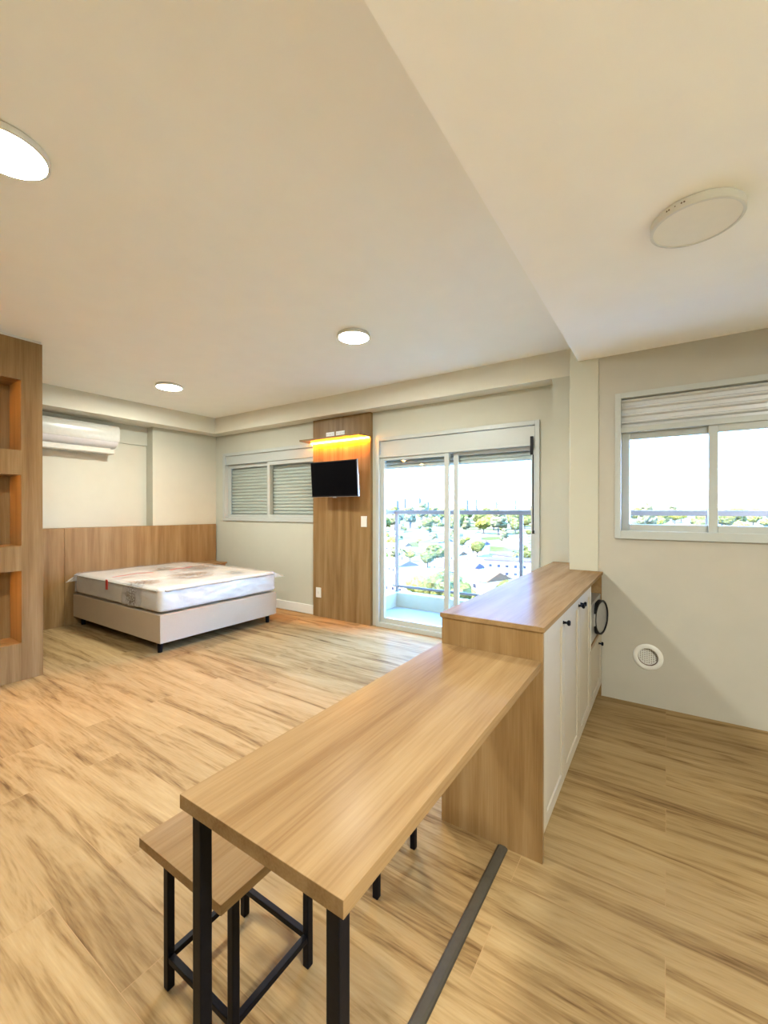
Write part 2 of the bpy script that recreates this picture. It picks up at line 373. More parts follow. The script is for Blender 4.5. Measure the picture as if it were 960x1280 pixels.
# microwave
a = thing('microwave_oven', 'silver compact appliance with round black-rimmed door, in the counter niche', 'microwave', (CX1-.2, 3.05, .477))
MB().box(CX0+.03, CX1-.006, yc0+.016, yc1-.022, .477, .722, .006).build('body', M['silver_paint'], a)
wn = Vector((.975, -.224, 0)); wc = Vector((-.352, 3.075, .607))
MB().lathe(wc, wn, [(0, 0), (.100, 0), (.100, -.016), (0, -.016)], 48).build('window_disc', M['steel'], a, True)
MB().lathe(wc, wn, [(.098, .002), (.099, .006), (.105, .008), (.111, .005), (.111, -.018), (.100, -.018), (.098, .002)], 48).build('door_ring', M['black'], a, True)
MB().box(-.386, -.372, 2.955, 2.985, .57, .645, .003).build('hinge', M['silver_paint'], a)
MB().lathe((CX1-.006, 3.255, .515), (1, 0, 0), [(0, 0), (.016, 0), (.014, .014), (0, .016)], 20).build('dial', M['black'], a, True)

# ------------------------------------------------------------------ bar table and stools
tx0, tx1, ty0, ty1, tz = -0.792, -0.381, 0.469, CY0-.001, 0.745
t = thing('bar_table', 'long oak-topped bar table on black square steel legs, joined to the counter', 'table', (tx0, ty0, 0))
MB().box(tx0, tx1, ty0, ty1, tz-.028, tz, .0012).build('tabletop', M['top_y'], t)
for lx in (-0.765, -0.418):
    MB().box(lx-.010, lx+.016, .485, .511, 0, tz-.028, .002).build('leg', M['black_metal'], t)
def stool(x0, x1, y0, y1, label):
    s = thing('bar_stool', label, 'stool', ((x0+x1)/2, (y0+y1)/2, 0), 'low stools with oak seats tucked under the bar table')
    MB().box(x0, x1, y0, y1, .405, .43, .0012).build('seat', M['top_y'], s)
    a0, a1, b0, b1 = x0+.038, x1-.036, y0+.06, y1-.04; h = .0105
    for px, py in ((a0, b0), (a1, b0), (a0, b1), (a1, b1)):
        MB().box(px-h, px+h, py-h, py+h, 0.0, .405, .003).build('leg', M['black_metal'], s)
    zs = .085; q = .0085
    for (u0, u1, v0, v1) in ((a0+h, a1-h, b0-q, b0+q), (a0+h, a1-h, b1-q, b1+q), (a0-q, a0+q, b0+h, b1-h), (a1-q, a1+q, b0+h, b1-h)):
        MB().box(u0, u1, v0, v1, zs-q, zs+q, .002).build('stretcher', M['black_metal'], s)
    return s
s1 = stool(-1.165, -0.815, .577, .927, 'oak and black steel stool half pulled out from under the near end of the table')
dup(s1, (s1.location.x+.042, s1.location.y+.535, 0), 'oak and black steel stool hidden under the table nearer the counter, only legs showing')
# floor cable cover
mb = MB(); pts = [(-.020, 0), (-.017, .006), (-.010, .010), (.010, .010), (.017, .006), (.020, 0)]
mb.prism([(x-.523, z) for x, z in pts], 1, .50, 1.612)
tag(mb.build('floor_cable_cover', M['strip'], org=(-.523, 1.0, 0)), 'dark grey raised strip on the floor running from the counter end beside the table', 'cable cover')

# ------------------------------------------------------------------ vent on kitchen wall
v = thing('wall_vent', 'round white gas vent with square grid low on the kitchen wall', 'vent', (-.101, YK, .324))
vc = (-.101, YK, .324)
MB().lathe(vc, (0, -1, 0), [(.058, -.002), (.086, .000), (.087, .004), (.083, .008), (.062, .010), (.058, .008), (.058, -.002)], 48).build('flange', M['white'], v, True)
M['pipe'] = plain('reddish_pipe_plastic', (.16, .09, .065), .5, bump=0)
MB().lathe(vc, (0, -1, 0), [(.0585, .004), (.0575, .002), (.0585, -.001), (.0565, -.008), (.0585, -.012), (.0565, -.018), (.0585, -.022), (.0565, -.028), (.0585, -.034), (.0585, -.10), (0, -.10)], 48).build('pipe', M['pipe'], v, True)
mb = MB()
for i in range(-4, 5):
    c = i*.0125; L = math.sqrt(max(0, .0565**2-c*c))
    mb.box(vc[0]+c-.0030, vc[0]+c+.0030, YK+.020, YK+.026, vc[2]-L, vc[2]+L); mb.box(vc[0]-L, vc[0]+L, YK+.0195, YK+.0255, vc[2]+c-.0030, vc[2]+c+.0030)
mb.lathe(vc, (0, -1, 0), [(.054, -.027), (.054, -.019), (.0580, -.019), (.0580, -.027), (.054, -.027)], 48)
mb.build('grille', M['white'], v)

# ------------------------------------------------------------------ wooden media panel, shelf, television
px0, px1, py = -3.641, -2.771, 3.89
mb = MB(); mb.box(px0, px1, py, YF-.001, 0, ZB-.001, .001)
tag(mb.build('wall_panel', M['wood_z'], org=(px0, py, 0)), 'tall oak media panel between the shuttered window and balcony door', 'wood panel')
s = thing('wall_shelf', 'thin oak shelf with amber light strip above the television', 'shelf', (px0, 3.78, 2.125))
MB().box(-3.672, -2.772, 3.685, py, 2.122, 2.142, .001).build('board', M['wood_x'], s)
MB().box(-3.655, -2.785, 3.868, 3.882, 2.115, 2.122, 0).build('light_strip', M['led'], s)
tv = thing('television', 'small black flat television mounted on the oak panel', 'television', (-3.155, 3.72, 1.66))
tvm = [MB().box(-.345, .345, -.018, .012, -.203, .203, .004), MB().box(-.333, .333, -.0195, -.0165, -.188, .191, .0)]
tvb = tvm[0].build('casing', M['black'], tv, org=(0, 0, 0)); tvs = tvm[1].build('screen', M['screen'], tv, org=(0, 0, 0))
mb = MB(); mb.box(-.20, .20, .010, .045, -.15, .10, .012); mb.build('back_cover', M['black'], tv, org=(0, 0, 0))
mb = MB(); mb.box(-.349, .349, -.012, .008, -.207, -.201, .002); mb.box(.343, .348, -.012, .008, -.205, .205, .002); mb.box(-.025, .025, -.017, .004, -.216, -.205, .003); mb.build('silver_trim', M['steel'], tv, org=(0, 0, 0))
mb = MB(); mb.box(-.03, .03, .04, .176, -.03, .03, .005); mb.build('wall_bracket', M['black_metal'], tv, org=(0, 0, 0))
for ch in (tvb, tvs): pass
tv.rotation_euler = (math.radians(4.0), 0, math.radians(-1.0))
# sockets and switch
def socket_row(xa, xb, za, zb, label):
    s = thing('power_socket', label, 'power socket', (xa, py, za), 'white socket rows above the shelf')
    MB().box(xa, xb, py-.006, py, za, zb, .002).build('plate', M['white'], s)
    n = 3
    for i in range(n):
        c = xa + (i+.5)*(xb-xa)/n
        mb = MB(); 
        for dx in (-.010, 0, .010): mb.cyl((c+dx, py-.0065, (za+zb)/2-(.004 if dx == 0 else 0)), (c+dx, py-.0055, (za+zb)/2-(.004 if dx == 0 else 0)), .0028, n=10)
        mb.build('socket_holes', M['dark_gap'], s)
socket_row(-3.424, -3.298, 2.188, 2.236, 'white triple socket on the oak panel, the left one above the shelf')
socket_row(-3.270, -3.140, 2.188, 2.236, 'white triple socket on the oak panel, the right one above the shelf')
s = thing('light_switch', 'white light switch on the oak panel right of the television', 'light switch', (-2.858, py, 1.172))
MB().box(-2.898, -2.818, py-.009, py, 1.112, 1.234, .003).build('plate', M['white'], s)
MB().box(-2.880, -2.836, py-.013, py-.008, 1.135, 1.211, .002).build('rocker', M['white'], s)
s = thing('power_outlet', 'white power outlet low on the left edge of the oak panel', 'power outlet', (-3.547, py, .295))
MB().box(-3.587, -3.507, py-.009, py, .234, .356, .003).build('plate', M['white'], s)
mb = MB()
for dz in (-.010, 0, .010): mb.cyl((-3.547-(.004 if dz == 0 else 0), py-.0100, .295+dz), (-3.547-(.004 if dz == 0 else 0), py-.0085, .295+dz), .0028, n=10)
mb.build('socket_holes', M['dark_gap'], s)

# ------------------------------------------------------------------ bedroom
hb = thing('headboard', 'wide oak veneer headboard panel along the wall behind the bed', 'headboard', (-5.62, 2.6, 0))
mb = MB(); mb.box(-5.655, -5.62, 1.983, 3.905, 0, 1.097, .001); mb.box(-5.655, -5.62, .9, 1.980, 0, 1.097, .001); mb.build('panel', M['wood_z'], hb)
MB().box(-5.819, -5.656, .9, 2.983, 1.072, 1.097, .001).build('ledge', M['wood_y'], hb)
# bed base
ang = math.radians(1.1)
bx0, bx1, by0, by1 = -5.612, -3.785, 2.06, 3.425
b = thing('bed_base', 'beige upholstered box bed base on short black legs under the mattress', 'bed', ((bx0+bx1)/2, (by0+by1)/2, 0))
MB().box(bx0, bx1, by0, by1, .095, .352, .006).build('base', M['beige_fabric'], b)
for (lx, ly) in ((bx1-.075, by0+.04), (bx1-.075, by1-.07), (bx0+.08, by0+.07), (bx0+.08, by1-.07)):
    MB().cyl((lx, ly, 0), (lx, ly, .096), .020, .024, 20).build('leg', M['black_metal'], b, True)
# mattress
def soft_box(x0, x1, y0, y1, z0, z1, r, nx, ny, nz, amp, fr, seed, puff=0.0):
    bm = bmesh.new()
    cx, cy, cz = (x0+x1)/2, (y0+y1)/2, (z0+z1)/2; hx, hy, hz = (x1-x0)/2, (y1-y0)/2, (z1-z0)/2
    vd = {}
    def V(i, j, k):
        if (i, j, k) in vd: return vd[(i, j, k)]
        def ease(t, h, rr):   # more rows close to the edges
            return t
        p = Vector(((2*i/nx-1)*hx, (2*j/ny-1)*hy, (2*k/nz-1)*hz))
        q = Vector((max(-hx+r, min(hx-r, p.x)), max(-hy+r, min(hy-r, p.y)), max(-hz+r*.7, min(hz-r*.7, p.z))))
        d = p - q
        if d.length > 1e-6:
            dn = d.normalized(); p = q + Vector((dn.x*min(r, abs(d.x) if abs(dn.x) > .99 else r), dn.y*min(r, abs(d.y) if abs(dn.y) > .99 else r), dn.z*r*.7 if abs(dn.z) > .2 else d.z))
        nv = Vector((p.x*fr, p.y*fr, p.z*fr*2.2+seed))
        w = (mnoise.noise(nv) + .5*mnoise.noise(nv*2.3)) * amp
        dirn = Vector((p.x/hx if abs(p.x) > hx*.97 else 0, p.y/hy if abs(p.y) > hy*.97 else 0, p.z/hz if abs(p.z) > hz*.8 else 0))
        if dirn.length > 0: p = p + dirn.normalized()*w
        if puff and p.z > hz*.8: p.z += puff*(1-(p.x/hx)**2)*(1-(p.y/hy)**2)
        v = bm.verts.new(p + Vector((cx, cy, cz))); vd[(i, j, k)] = v; return v
    for i in range(nx):
        for j in range(ny):
            bm.faces.new((V(i,j,nz), V(i+1,j,nz), V(i+1,j+1,nz), V(i,j+1,nz))); bm.faces.new((V(i,j,0), V(i,j+1,0), V(i+1,j+1,0), V(i+1,j,0)))
    for i in range(nx):
        for k in range(nz):
            bm.faces.new((V(i,0,k), V(i+1,0,k), V(i+1,0,k+1), V(i,0,k+1))); bm.faces.new((V(i,ny,k), V(i,ny,k+1), V(i+1,ny,k+1), V(i+1,ny,k)))
    for j in range(ny):
        for k in range(nz):
            bm.faces.new((V(0,j,k), V(0,j,k+1), V(0,j+1,k+1), V(0,j+1,k))); bm.faces.new((V(nx,j,k), V(nx,j+1,k), V(nx,j+1,k+1), V(nx,j,k+1)))
    m_ = MB(); m_.bm.free(); m_.bm = bm; return m_
M['mattress'] = plain('white_mattress_ticking', (0.50, 0.48, 0.43), 0.7, var=0.04, nscale=14, bump=0.3)
def film_mat():
    m, nt, b = new_mat('clear_plastic_film')
    tc = nt.nodes.new('ShaderNodeTexCoord')
    n = N(nt, 'ShaderNodeTexNoise', Scale=9.0, Detail=5.0, Distortion=2.5)
    nt.links.new(tc.outputs['Object'], n.inputs['Vector'])
    # printed flower clusters: soft distance to a few centres, broken up by noise
    nf = N(nt, 'ShaderNodeTexVoronoi', Scale=26.0, feature='DISTANCE_TO_EDGE')
    nt.links.new(tc.outputs['Object'], nf.inputs['Vector'])
    acc = None
    for (cx, cy, cz, r) in [(0.42, -0.62, 0.21, .22), (0.40, -0.70, 0.08, .20), (0.38, -0.05, .22, .26), (-0.1, 0.35, .22, .25), (-.35, .05, .22, .16), (.62, .34, .22, .12)]:
        d = N(nt, 'ShaderNodeVectorMath', operation='DISTANCE'); d.inputs[1].default_value = (cx, cy, cz)
        nt.links.new(tc.outputs['Object'], d.inputs[0])
        mr = N(nt, 'ShaderNodeMapRange'); mr.inputs['From Min'].default_value = r; mr.inputs['From Max'].default_value = r*.35
        nt.links.new(d.outputs['Value'], mr.inputs['Value'])
        if acc is None: acc = mr.outputs[0]
        else:
            mx = N(nt, 'ShaderNodeMath', operation='MAXIMUM'); nt.links.new(acc, mx.inputs[0]); nt.links.new(mr.outputs[0], mx.inputs[1]); acc = mx.outputs[0]
    th = N(nt, 'ShaderNodeMapRange'); th.inputs['From Min'].default_value = .02; th.inputs['From Max'].default_value = .12
    nt.links.new(nf.outputs['Distance'], th.inputs['Value'])
    inv = N(nt, 'ShaderNodeMath', operation='SUBTRACT'); inv.inputs[0].default_value = 1.0; nt.links.new(th.outputs[0], inv.inputs[1])
    ad = N(nt, 'ShaderNodeMath', operation='MULTIPLY_ADD'); nt.links.new(inv.outputs[0], ad.inputs[0]); ad.inputs[1].default_value = .6; ad.inputs[2].default_value = .38
    pm = N(nt, 'ShaderNodeMath', operation='MULTIPLY'); nt.links.new(acc, pm.inputs[0]); nt.links.new(ad.outputs[0], pm.inputs[1])
    b.inputs['Base Color'].default_value = (0.80, 0.80, 0.82, 1); b.inputs['Roughness'].default_value = 0.16
    mc = N(nt, 'ShaderNodeMix', data_type='RGBA'); nt.links.new(pm.outputs[0], mc.inputs[0])
    mc.inputs[6].default_value = (0.80, 0.79, 0.78, 1); mc.inputs[7].default_value = (0.05, 0.045, 0.04, 1)
    nt.links.new(mc.outputs[2], b.inputs['Base Color'])
    al = N(nt, 'ShaderNodeMath', operation='ADD', use_clamp=True); al.inputs[1].default_value = 0.34
    nt.links.new(pm.outputs[0], al.inputs[0]); nt.links.new(al.outputs[0], b.inputs['Alpha'])
    b.inputs['Coat Weight'].default_value = 1.0; b.inputs['Coat Roughness'].default_value = 0.08
    add_bump(nt, b, n.outputs['Fac'], 0.55, 0.012)
    return m
M['film'] = film_mat()
M['red'] = plain('red_printed_tape', (0.42, 0.03, 0.02), 0.4, bump=0.0)
mt = thing('mattress', 'white mattress still wrapped in clear plastic film with floral print', 'mattress', ((bx0+bx1)/2, (by0+by1)/2, .36))
soft_box(bx0+.02, bx1-.015, by0+.012, by1-.012, .362, .582, .05, 40, 32, 8, .003, 3, 2).build('padding', M['mattress'], mt, True)
M['piping'] = plain('grey_braid_piping', (.34, .32, .27), .8, nscale=120, bump=.2)
mb = MB(); e = -.002
for (p, q) in (((bx0+.05, by0+e), (bx1-.05, by0+e)), ((bx1-.001, by0+.05), (bx1-.001, by1-.05)), ((bx0+.05, by1-e), (bx1-.05, by1-e))): mb.cyl((*p, .566), (*q, .566), .008, n=10)
mb.build('piping', M['piping'], mt, True)
mb = soft_box(bx0+.004, bx1-.002, by0-.006, by1+.006, .366, .594, .045, 110, 84, 18, .010, 6.0, 9, puff=.012)
# gathered corners of the film
def flap(mb, base, tip, wdt, up):
    base = Vector(base); tip = Vector(tip); up = Vector(up)
    side = (tip-base).cross(up).normalized()
    pr = []
    for i in range(7):
        t = i/6; c = base.lerp(tip, t); w_ = wdt*(1-t) + .003
        pr.append([mb.bm.verts.new(c + up*w_*a + side*(.006*math.sin(7*t+a*3))) for a in (-1, -.33, .33, 1)])
    for A, B in zip(pr, pr[1:]):
        for i in range(3): mb.bm.faces.new((A[i], A[i+1], B[i+1], B[i]))
flap(mb, (bx1-.05, by1-.02, .545), (bx1-.02, by1+.15, .515), .035, (0, 0, 1))
flap(mb, (bx0+.05, by0+.02, .54), (bx0+.06, by0-.09, .50), .035, (0, 0, 1))
mb.build('plastic_film', M['film'], mt, True)
# red tape marks printed on the film
ox, oy = (bx0+bx1)/2, (by0+by1)/2
def tape(pts, w_, z):
    mb = MB(); pr = []
    for i, (x, y) in enumerate(pts):
        a = Vector(pts[max(0, i-1)]); b_ = Vector(pts[min(len(pts)-1, i+1)]); d = (b_-a).normalized(); n_ = Vector((-d.y, d.x))*w_
        pr.append([mb.bm.verts.new((x+s*n_.x, y+s*n_.y, z+h)) for s, h in ((-1, 0), (1, 0), (1, .002), (-1, .002))])
    for A, B in zip(pr, pr[1:]):
        for i in range(4): mb.bm.faces.new((A[i], A[(i+1) % 4], B[(i+1) % 4], B[i]))
    mb.bm.faces.new(pr[0]); mb.bm.faces.new(pr[-1]); return mb
tape([(-4.74, by0+.03), (-4.76, by0+.15), (-4.82, by0+.30), (-4.74, by0+.44)], .012, .611).build('red_print', M['red'], mt)
MB().box(-4.785, -4.745, by0-.020, by0-.014, .49, .592, .001).build('red_print', M['red'], mt)
tape([(-4.68, by0+.60), (-4.74, by0+.72), (-4.72, by0+.84), (-4.78, by0+.92)], .013, .620).build('red_print', M['red'], mt)
# nightstand
n_ = thing('nightstand', 'small floating oak nightstand shelf between bed and far wall', 'nightstand', (-5.44, 3.68, .50))
MB().box(-5.618, -5.28, 3.50, 3.85, .535, .555, .001).build('top', M['wood_y'], n_)
MB().box(-5.618, -5.30, 3.515, 3.835, .42, .535, .001).build('drawer', M['wood_y'], n_)
# air conditioner
a = thing('air_conditioner', 'white split air conditioner wrapped in plastic high on the recessed wall', 'air conditioner', (-5.71, 2.16, 2.2))
M['ac_white'] = plain('white_appliance_plastic', (.53, .52, .46), .25, bump=0)
pts = [(-5.803, 2.335), (-5.66, 2.335), (-5.625, 2.325), (-5.603, 2.295), (-5.595, 2.25), (-5.597, 2.17), (-5.61, 2.135), (-5.803, 2.135)]
MB().prism(pts, 1, 1.765, 2.552).build('front_cover', M['ac_white'], a, True)
pts = [(-5.80, 2.134), (-5.612, 2.134), (-5.625, 2.105), (-5.66, 2.075), (-5.70, 2.06), (-5.80, 2.06)]
M['ac_grey'] = plain('grey_louvre_plastic', (0.58, 0.57, 0.57), .4, bump=0)
MB().prism(pts, 1, 1.775, 2.542).build('louvre', M['ac_grey'], a, True)
mb = MB(); mb.prism([(-5.80, 2.045), (-5.66, 2.045), (-5.645, 2.035), (-5.645, 1.995), (-5.66, 1.985), (-5.80, 1.985)], 1, 1.775, 2.51); mb.prism([(-5.80, 2.062), (-5.70, 2.062), (-5.70, 2.04), (-5.80, 2.04)], 1, 1.80, 2.49); mb.build('bottom_tray', M['ac_white'], a)

# ------------------------------------------------------------------ display shelf divider at left
d = thing('room_divider', 'tall oak room divider with open lit niches at the left edge', 'shelf unit', (-4.25, .5, 0))
mb = MB(); xa, xb = -4.36, -4.10; za, zb = 0.0, 2.603
ys = [(-.30, -.167), (.433, .567), (1.167, 1.300)]
for y0_, y1_ in ys: mb.box(xa, xb, y0_, y1_, za, zb, .001)
nz = [(.285, .837), (1.027, 1.57), (1.757, 2.294)]
for y0_, y1_ in ((-.167, .433), (.567, 1.167)):
    zz = za
    for n0, n1 in nz: mb.box(xa, xb, y0_, y1_, zz, n0); zz = n1
    mb.box(xa, xb, y0_, y1_, zz, zb)
mb.build('frame', M['wood_z'], d)
MB().box(xa-.012, xa, -.30, 1.30, za, zb).build('back_panel', M['wood_z'], d)
MB().box(-4.35, -4.11, -.29, 1.295, zb, ZC).build('top_filler', M['white'], d)
for y0_, y1_ in ((-.167, .433), (.567, 1.167)):
    for n0, n1 in nz:
        MB().box(xa+.004, xa+.012, y0_+.03, y1_-.30, n1-.012, n1-.002).build('light_strip', M['led_shelf'], d)

# ------------------------------------------------------------------ ceiling lamps
def lamp(x, y, z, r, on, label, th=.028):
    l = thing('ceiling_lamp', label, 'ceiling lamp', (x, y, z), 'round surface ceiling lamps')
    MB().lathe((x, y, z), (0, 0, -1), [(r*.93, .0005), (r*.96, 0), (r, .006), (r, th-.002), (r-.003, th), (r-.010, th), (r-.010, th-.003), (r-.02, th-.004)], 56).build('rim', M['white'], l, True)
    MB().lathe((x, y, z), (0, 0, -1), [(r-.0101, th-.0028), (0, th-.0028)], 56).build('diffuser', M['lamp_on'] if on else M['lamp_off'], l, True)
    return l
lamp(-1.965, 2.54, ZC, .122, True, 'lit round ceiling lamp above the oak media panel side, centre of the room')
lamp(-4.39, 2.49, ZC, .130, True, 'lit round ceiling lamp above the bed')
lamp(1.15, .25, ZS, .19, True, 'added unseen fill lamp at the back of the lowered kitchen ceiling')  # added lamp outside the view, brightens the kitchen side
lamp(-2.01, .525, ZC, .135, True, 'lit round ceiling lamp cut off at the upper left')
l = lamp(.086, 1.918, ZS, .142, False, 'unlit round ceiling lamp on the lowered kitchen ceiling', .034)
mb = MB()
for k in (-.028, -.020, .0, .020, .028):
    aa = math.radians(243)+k/.142*1.0; c_ = Vector((.086+math.cos(aa)*.142, 1.918+math.sin(aa)*.142, ZS-.016))
    n0 = Vector((math.cos(aa), math.sin(aa), 0)); mb.cyl(c_-n0*.002, c_+n0*.0006, .0028 if k else .002, n=10)
mb.build('vent_slots', M['dark_gap'], l)

# ------------------------------------------------------------------ balcony
struct(MB().box(-3.4, 2.4, YF+.15, 5.14, -.17, -.02).build('balcony_floor', M['tile']), 'pale tiled balcony floor outside the sliding door', 'balcony floor')
mb = MB(); mb.box(-3.09, 2.4, 4.955, 5.10, -.02, .170, .006); mb.box(-3.25, -3.085, YF+.15, 5.10, -.02, .170, .006)
struct(mb.build('balcony_curb', M['concrete']), 'low pale curb carrying the balcony railing', 'curb')
struct(MB().box(-3.4, 2.4, YF+.15, 5.14, 2.72, 2.86).build('balcony_ceiling', M['concrete']))
struct(MB().box(-.39, -.25, YK+.15, YF+.15, -.02, 2.72).build('balcony_side_wall', M['concrete']))
r = thing('balcony_railing', 'silver balcony railing with glass panels on a low curb', 'railing', (-1.4, 5.03, .17))
mb = MB(); mb.box(-3.20, 2.35, 5.00, 5.055, 1.248, 1.300, .006); mb.box(-3.20, -3.145, YF+.16, 5.055, 1.248, 1.300, .006); mb.build('top_rail', M['rail'], r)
posts = [-3.125, -1.415, .325, 2.05]
for xp in posts: MB().box(xp-.020, xp+.020, 5.008, 5.048, .17, 1.248, .003).build('post', M['rail'], r)
mb = MB(); mb.box(-3.20, 2.35, 5.018, 5.040, .232, .262, .003); mb.build('bottom_rail', M['rail'], r)
for a_, b_ in zip(posts, posts[1:]): MB().box(a_+.025, b_-.025, 5.025, 5.031, .262, 1.248).build('glass_panel', M['glass'], r)

# ------------------------------------------------------------------ city outside
GZ = -26.0
def gh(x, y):
    d = math.hypot(x, y)
    return GZ + max(0, d-350)*.0165 + 2.0*math.sin(x*.006)+1.5*math.cos(y*.008)
bm = bmesh.new(); nx_, ny_ = 60, 70; vv = []
for j in range(ny_+1):
    yy = 12 + (2600-12)*(j/ny_)**1.8; row = []
    for i in range(nx_+1):
        xx = (i/nx_*2-1.15)*(60+yy*1.25); row.append(bm.verts.new((xx, yy, gh(xx, yy))))
    vv.append(row)
for j in range(ny_):
    for i in range(nx_): bm.faces.new((vv[j][i], vv[j][i+1], vv[j+1][i+1], vv[j+1][i]))
gm = MB(); gm.bm.free(); gm.bm = bm
def ground_mat():
    m, nt, b = new_mat('dry_streets_and_grass')
    n = N(nt, 'ShaderNodeTexNoise', Scale=.03, Detail=6.0); nt.links.new(coords(nt, (1, 1, 1)), n.inputs['Vector'])
    nt.links.new(ramp(nt, n.outputs['Fac'], [(0.4, (0.045, 0.042, 0.014)), (0.48, (0.09, 0.07, 0.048)), (0.62, (0.16, 0.125, 0.09))]), b.inputs['Base Color'])
    b.inputs['Roughness'].default_value = 1.0; b.inputs['Specular IOR Level'].default_value = 0; return m
struct(gm.build('ground', ground_mat()), 'pale streets and lots of the town far below', 'ground')
def leaf_mat(name, dark, light):
    m, nt, b = new_mat(name)
    n = N(nt, 'ShaderNodeTexNoise', Scale=1.1, Detail=6.0, Roughness=.7); nt.links.new(coords(nt, (1, 1, 1)), n.inputs['Vector'])
    nt.links.new(ramp(nt, n.outputs['Fac'], [(0.38, dark), (0.62, light)]), b.inputs['Base Color'])
    b.inputs['Roughness'].default_value = .9; b.inputs['Specular IOR Level'].default_value = 0; add_bump(nt, b, n.outputs['Fac'], 1.0, .5); return m
M['leaf'] = [leaf_mat('foliage_olive', (.022, .023, .006), (.095, .085, .025)), leaf_mat('foliage_yellow_green', (.06, .055, .008), (.16, .14, .03)), leaf_mat('foliage_grey_green', (.035, .033, .016), (.12, .105, .05))]
M['bark'] = plain('bark_brown', (.03, .022, .015), .9, nscale=5)
def tree_proto(i, blobs, seed, hgt):
    t = thing('tree', None, 'tree', (0, 0, 0)); rnd = random.Random(seed)
    mb = MB()
    for (x, y, z, rad) in blobs:
        r_ = bmesh.ops.create_icosphere(mb.bm, subdivisions=3, radius=1)
        for v_ in r_['verts']:
            p = v_.co.copy(); k = 1 + .30*mnoise.noise(p*2.2+Vector((seed, x, y))) + .16*mnoise.noise(p*6+Vector((x, seed, 1)))
            v_.co = Vector((x, y, z)) + Vector((p.x*rad, p.y*rad, p.z*rad*.8))*k
    mb.build('crown', M['leaf'][i], t, True)
    mb = MB(); mb.cyl((0, 0, -1), (0, 0, hgt*.55), .35, .22, 8); mb.build('trunk', M['bark'], t)
    return t
protos = [tree_proto(0, [(0,0,6,3.6),(2.4,.6,5,2.6),(-2.2,-.8,5.2,2.8),(.4,2,6.8,2.4)], 3, 9),
          tree_proto(1, [(0,0,5,3.2),(1.8,1,4.4,2.2),(-1.6,1.2,5.4,2.2),(0,-1.8,4.6,2.1)], 11, 8),
          tree_proto(2, [(0,0,7,3.0),(0,0,9.6,2.1),(1.4,-.6,5.4,2.2),(-1.4,.8,5,2.1)], 23, 11)]
KL = ['rounded olive-green tree among the houses below', 'bright yellow-green tree among the houses below', 'tall grey-green tree among the houses below']
FL = ['olive tree in the belt of trees near the horizon', 'yellow-green tree in the belt of trees near the horizon', 'grey-green tree in the belt of trees near the horizon']
spots = []
def ok(x, y, s):
    for (a, b_, c) in spots:
        if (a-x)**2+(b_-y)**2 < (s+c)**2: return False
    spots.append((x, y, s)); return True
# pixel-free placement: houses on a loose street grid, trees between them
M['house_wall'] = [plain('house_white', (.72, .70, .66), .9, spec=0, nscale=1), plain('house_cream', (.70, .60, .45), .9, spec=0, nscale=1), plain('house_grey', (.5, .5, .52), .9, spec=0, nscale=1)]
M['roof'] = [plain('roof_pale', (.2, .185, .175), .9, spec=0, nscale=2), plain('roof_clay', (.085, .045, .025), .9, spec=0, nscale=2), plain('roof_mauve', (.06, .045, .05), .9, spec=0, nscale=2)]
M['win_dark'] = plain('house_window_dark', (.012, .012, .02), .3, bump=0)
def house(x, y, w_, d_, h_, rot, kind, label):
    z = gh(x, y); t = thing('house', label, 'house', (x, y, z), 'houses of the town below')
    MB().box(-w_/2, w_/2, -d_/2, d_/2, -2, h_).build('walls', M['house_wall'][kind % 3], t, org=(0,0,0))
    if kind < 4:
        mb = MB(); o_ = .8; mb.prism([(-d_/2-o_, h_-.1), (d_/2+o_, h_-.1), (0, h_+d_*.22)], 0, -w_/2-o_, w_/2+o_)
    else:
        mb = MB(); mb.box(-w_/2-.2, w_/2+.2, -d_/2-.2, d_/2+.2, h_, h_+.7)
    mb.build('roof', M['roof'][kind % 3], t, org=(0,0,0))
    for i in range(int(w_//3.5)):
        for fl in range(max(1, int(h_//3.2))):
            xx = -w_/2+1.8+i*3.4
            if xx+1.2 > w_/2: continue
            MB().box(xx, xx+1.4, -d_/2-.06, -d_/2+.05, 1.0+fl*3.1, 2.3+fl*3.1).build('window', M['win_dark'], t, org=(0,0,0))
    t.rotation_euler = (0, 0, rot); return t
hn = 0
adj = ['white', 'cream', 'grey']; rf = ['pale', 'clay-coloured', 'mauve-grey']
rr = random.Random(5)
hpos = []; ok(-108, 178, 6); ok(-60, 205, 6)
for row, yy in enumerate((118, 150, 185, 225, 270, 330, 400)):
    n = 5 + row//2
    for k in range(n):
        fx = -.72 + (k+.5)/n*1.0 + rr.uniform(-.03, .03)
        hpos.append((fx*yy, yy+rr.uniform(-8, 8)))
for (x, y) in hpos:
    k = rr.choice([0, 0, 1, 2, 3, 4, 5]); w_ = rr.uniform(11, 20); 
    if not ok(x, y, w_*.7): continue
    house(x, y, w_, rr.uniform(8, 11), rr.choice([3.4, 3.6, 6.6]), rr.uniform(-.5, .2), k, '%s house with %s %s roof in the town below' % (adj[k % 3], rf[k % 3], 'gabled' if k < 4 else 'flat'))
cnt = [0, 0]
first = [True]*3
def put_tree(i, x, y, s, label, grp):
    if first[i]:
        t = protos[i]; t.location = (x, y, gh(x, y)); t.scale = (s, s, s*rr.uniform(.9, 1.2)); t['label'] = label; t['group'] = grp; first[i] = False; return t
    return dup(protos[i], (x, y, gh(x, y)), label, grp, (s, s, s*rr.uniform(.9, 1.2)), rr.uniform(0, 6.3))
tries = 0
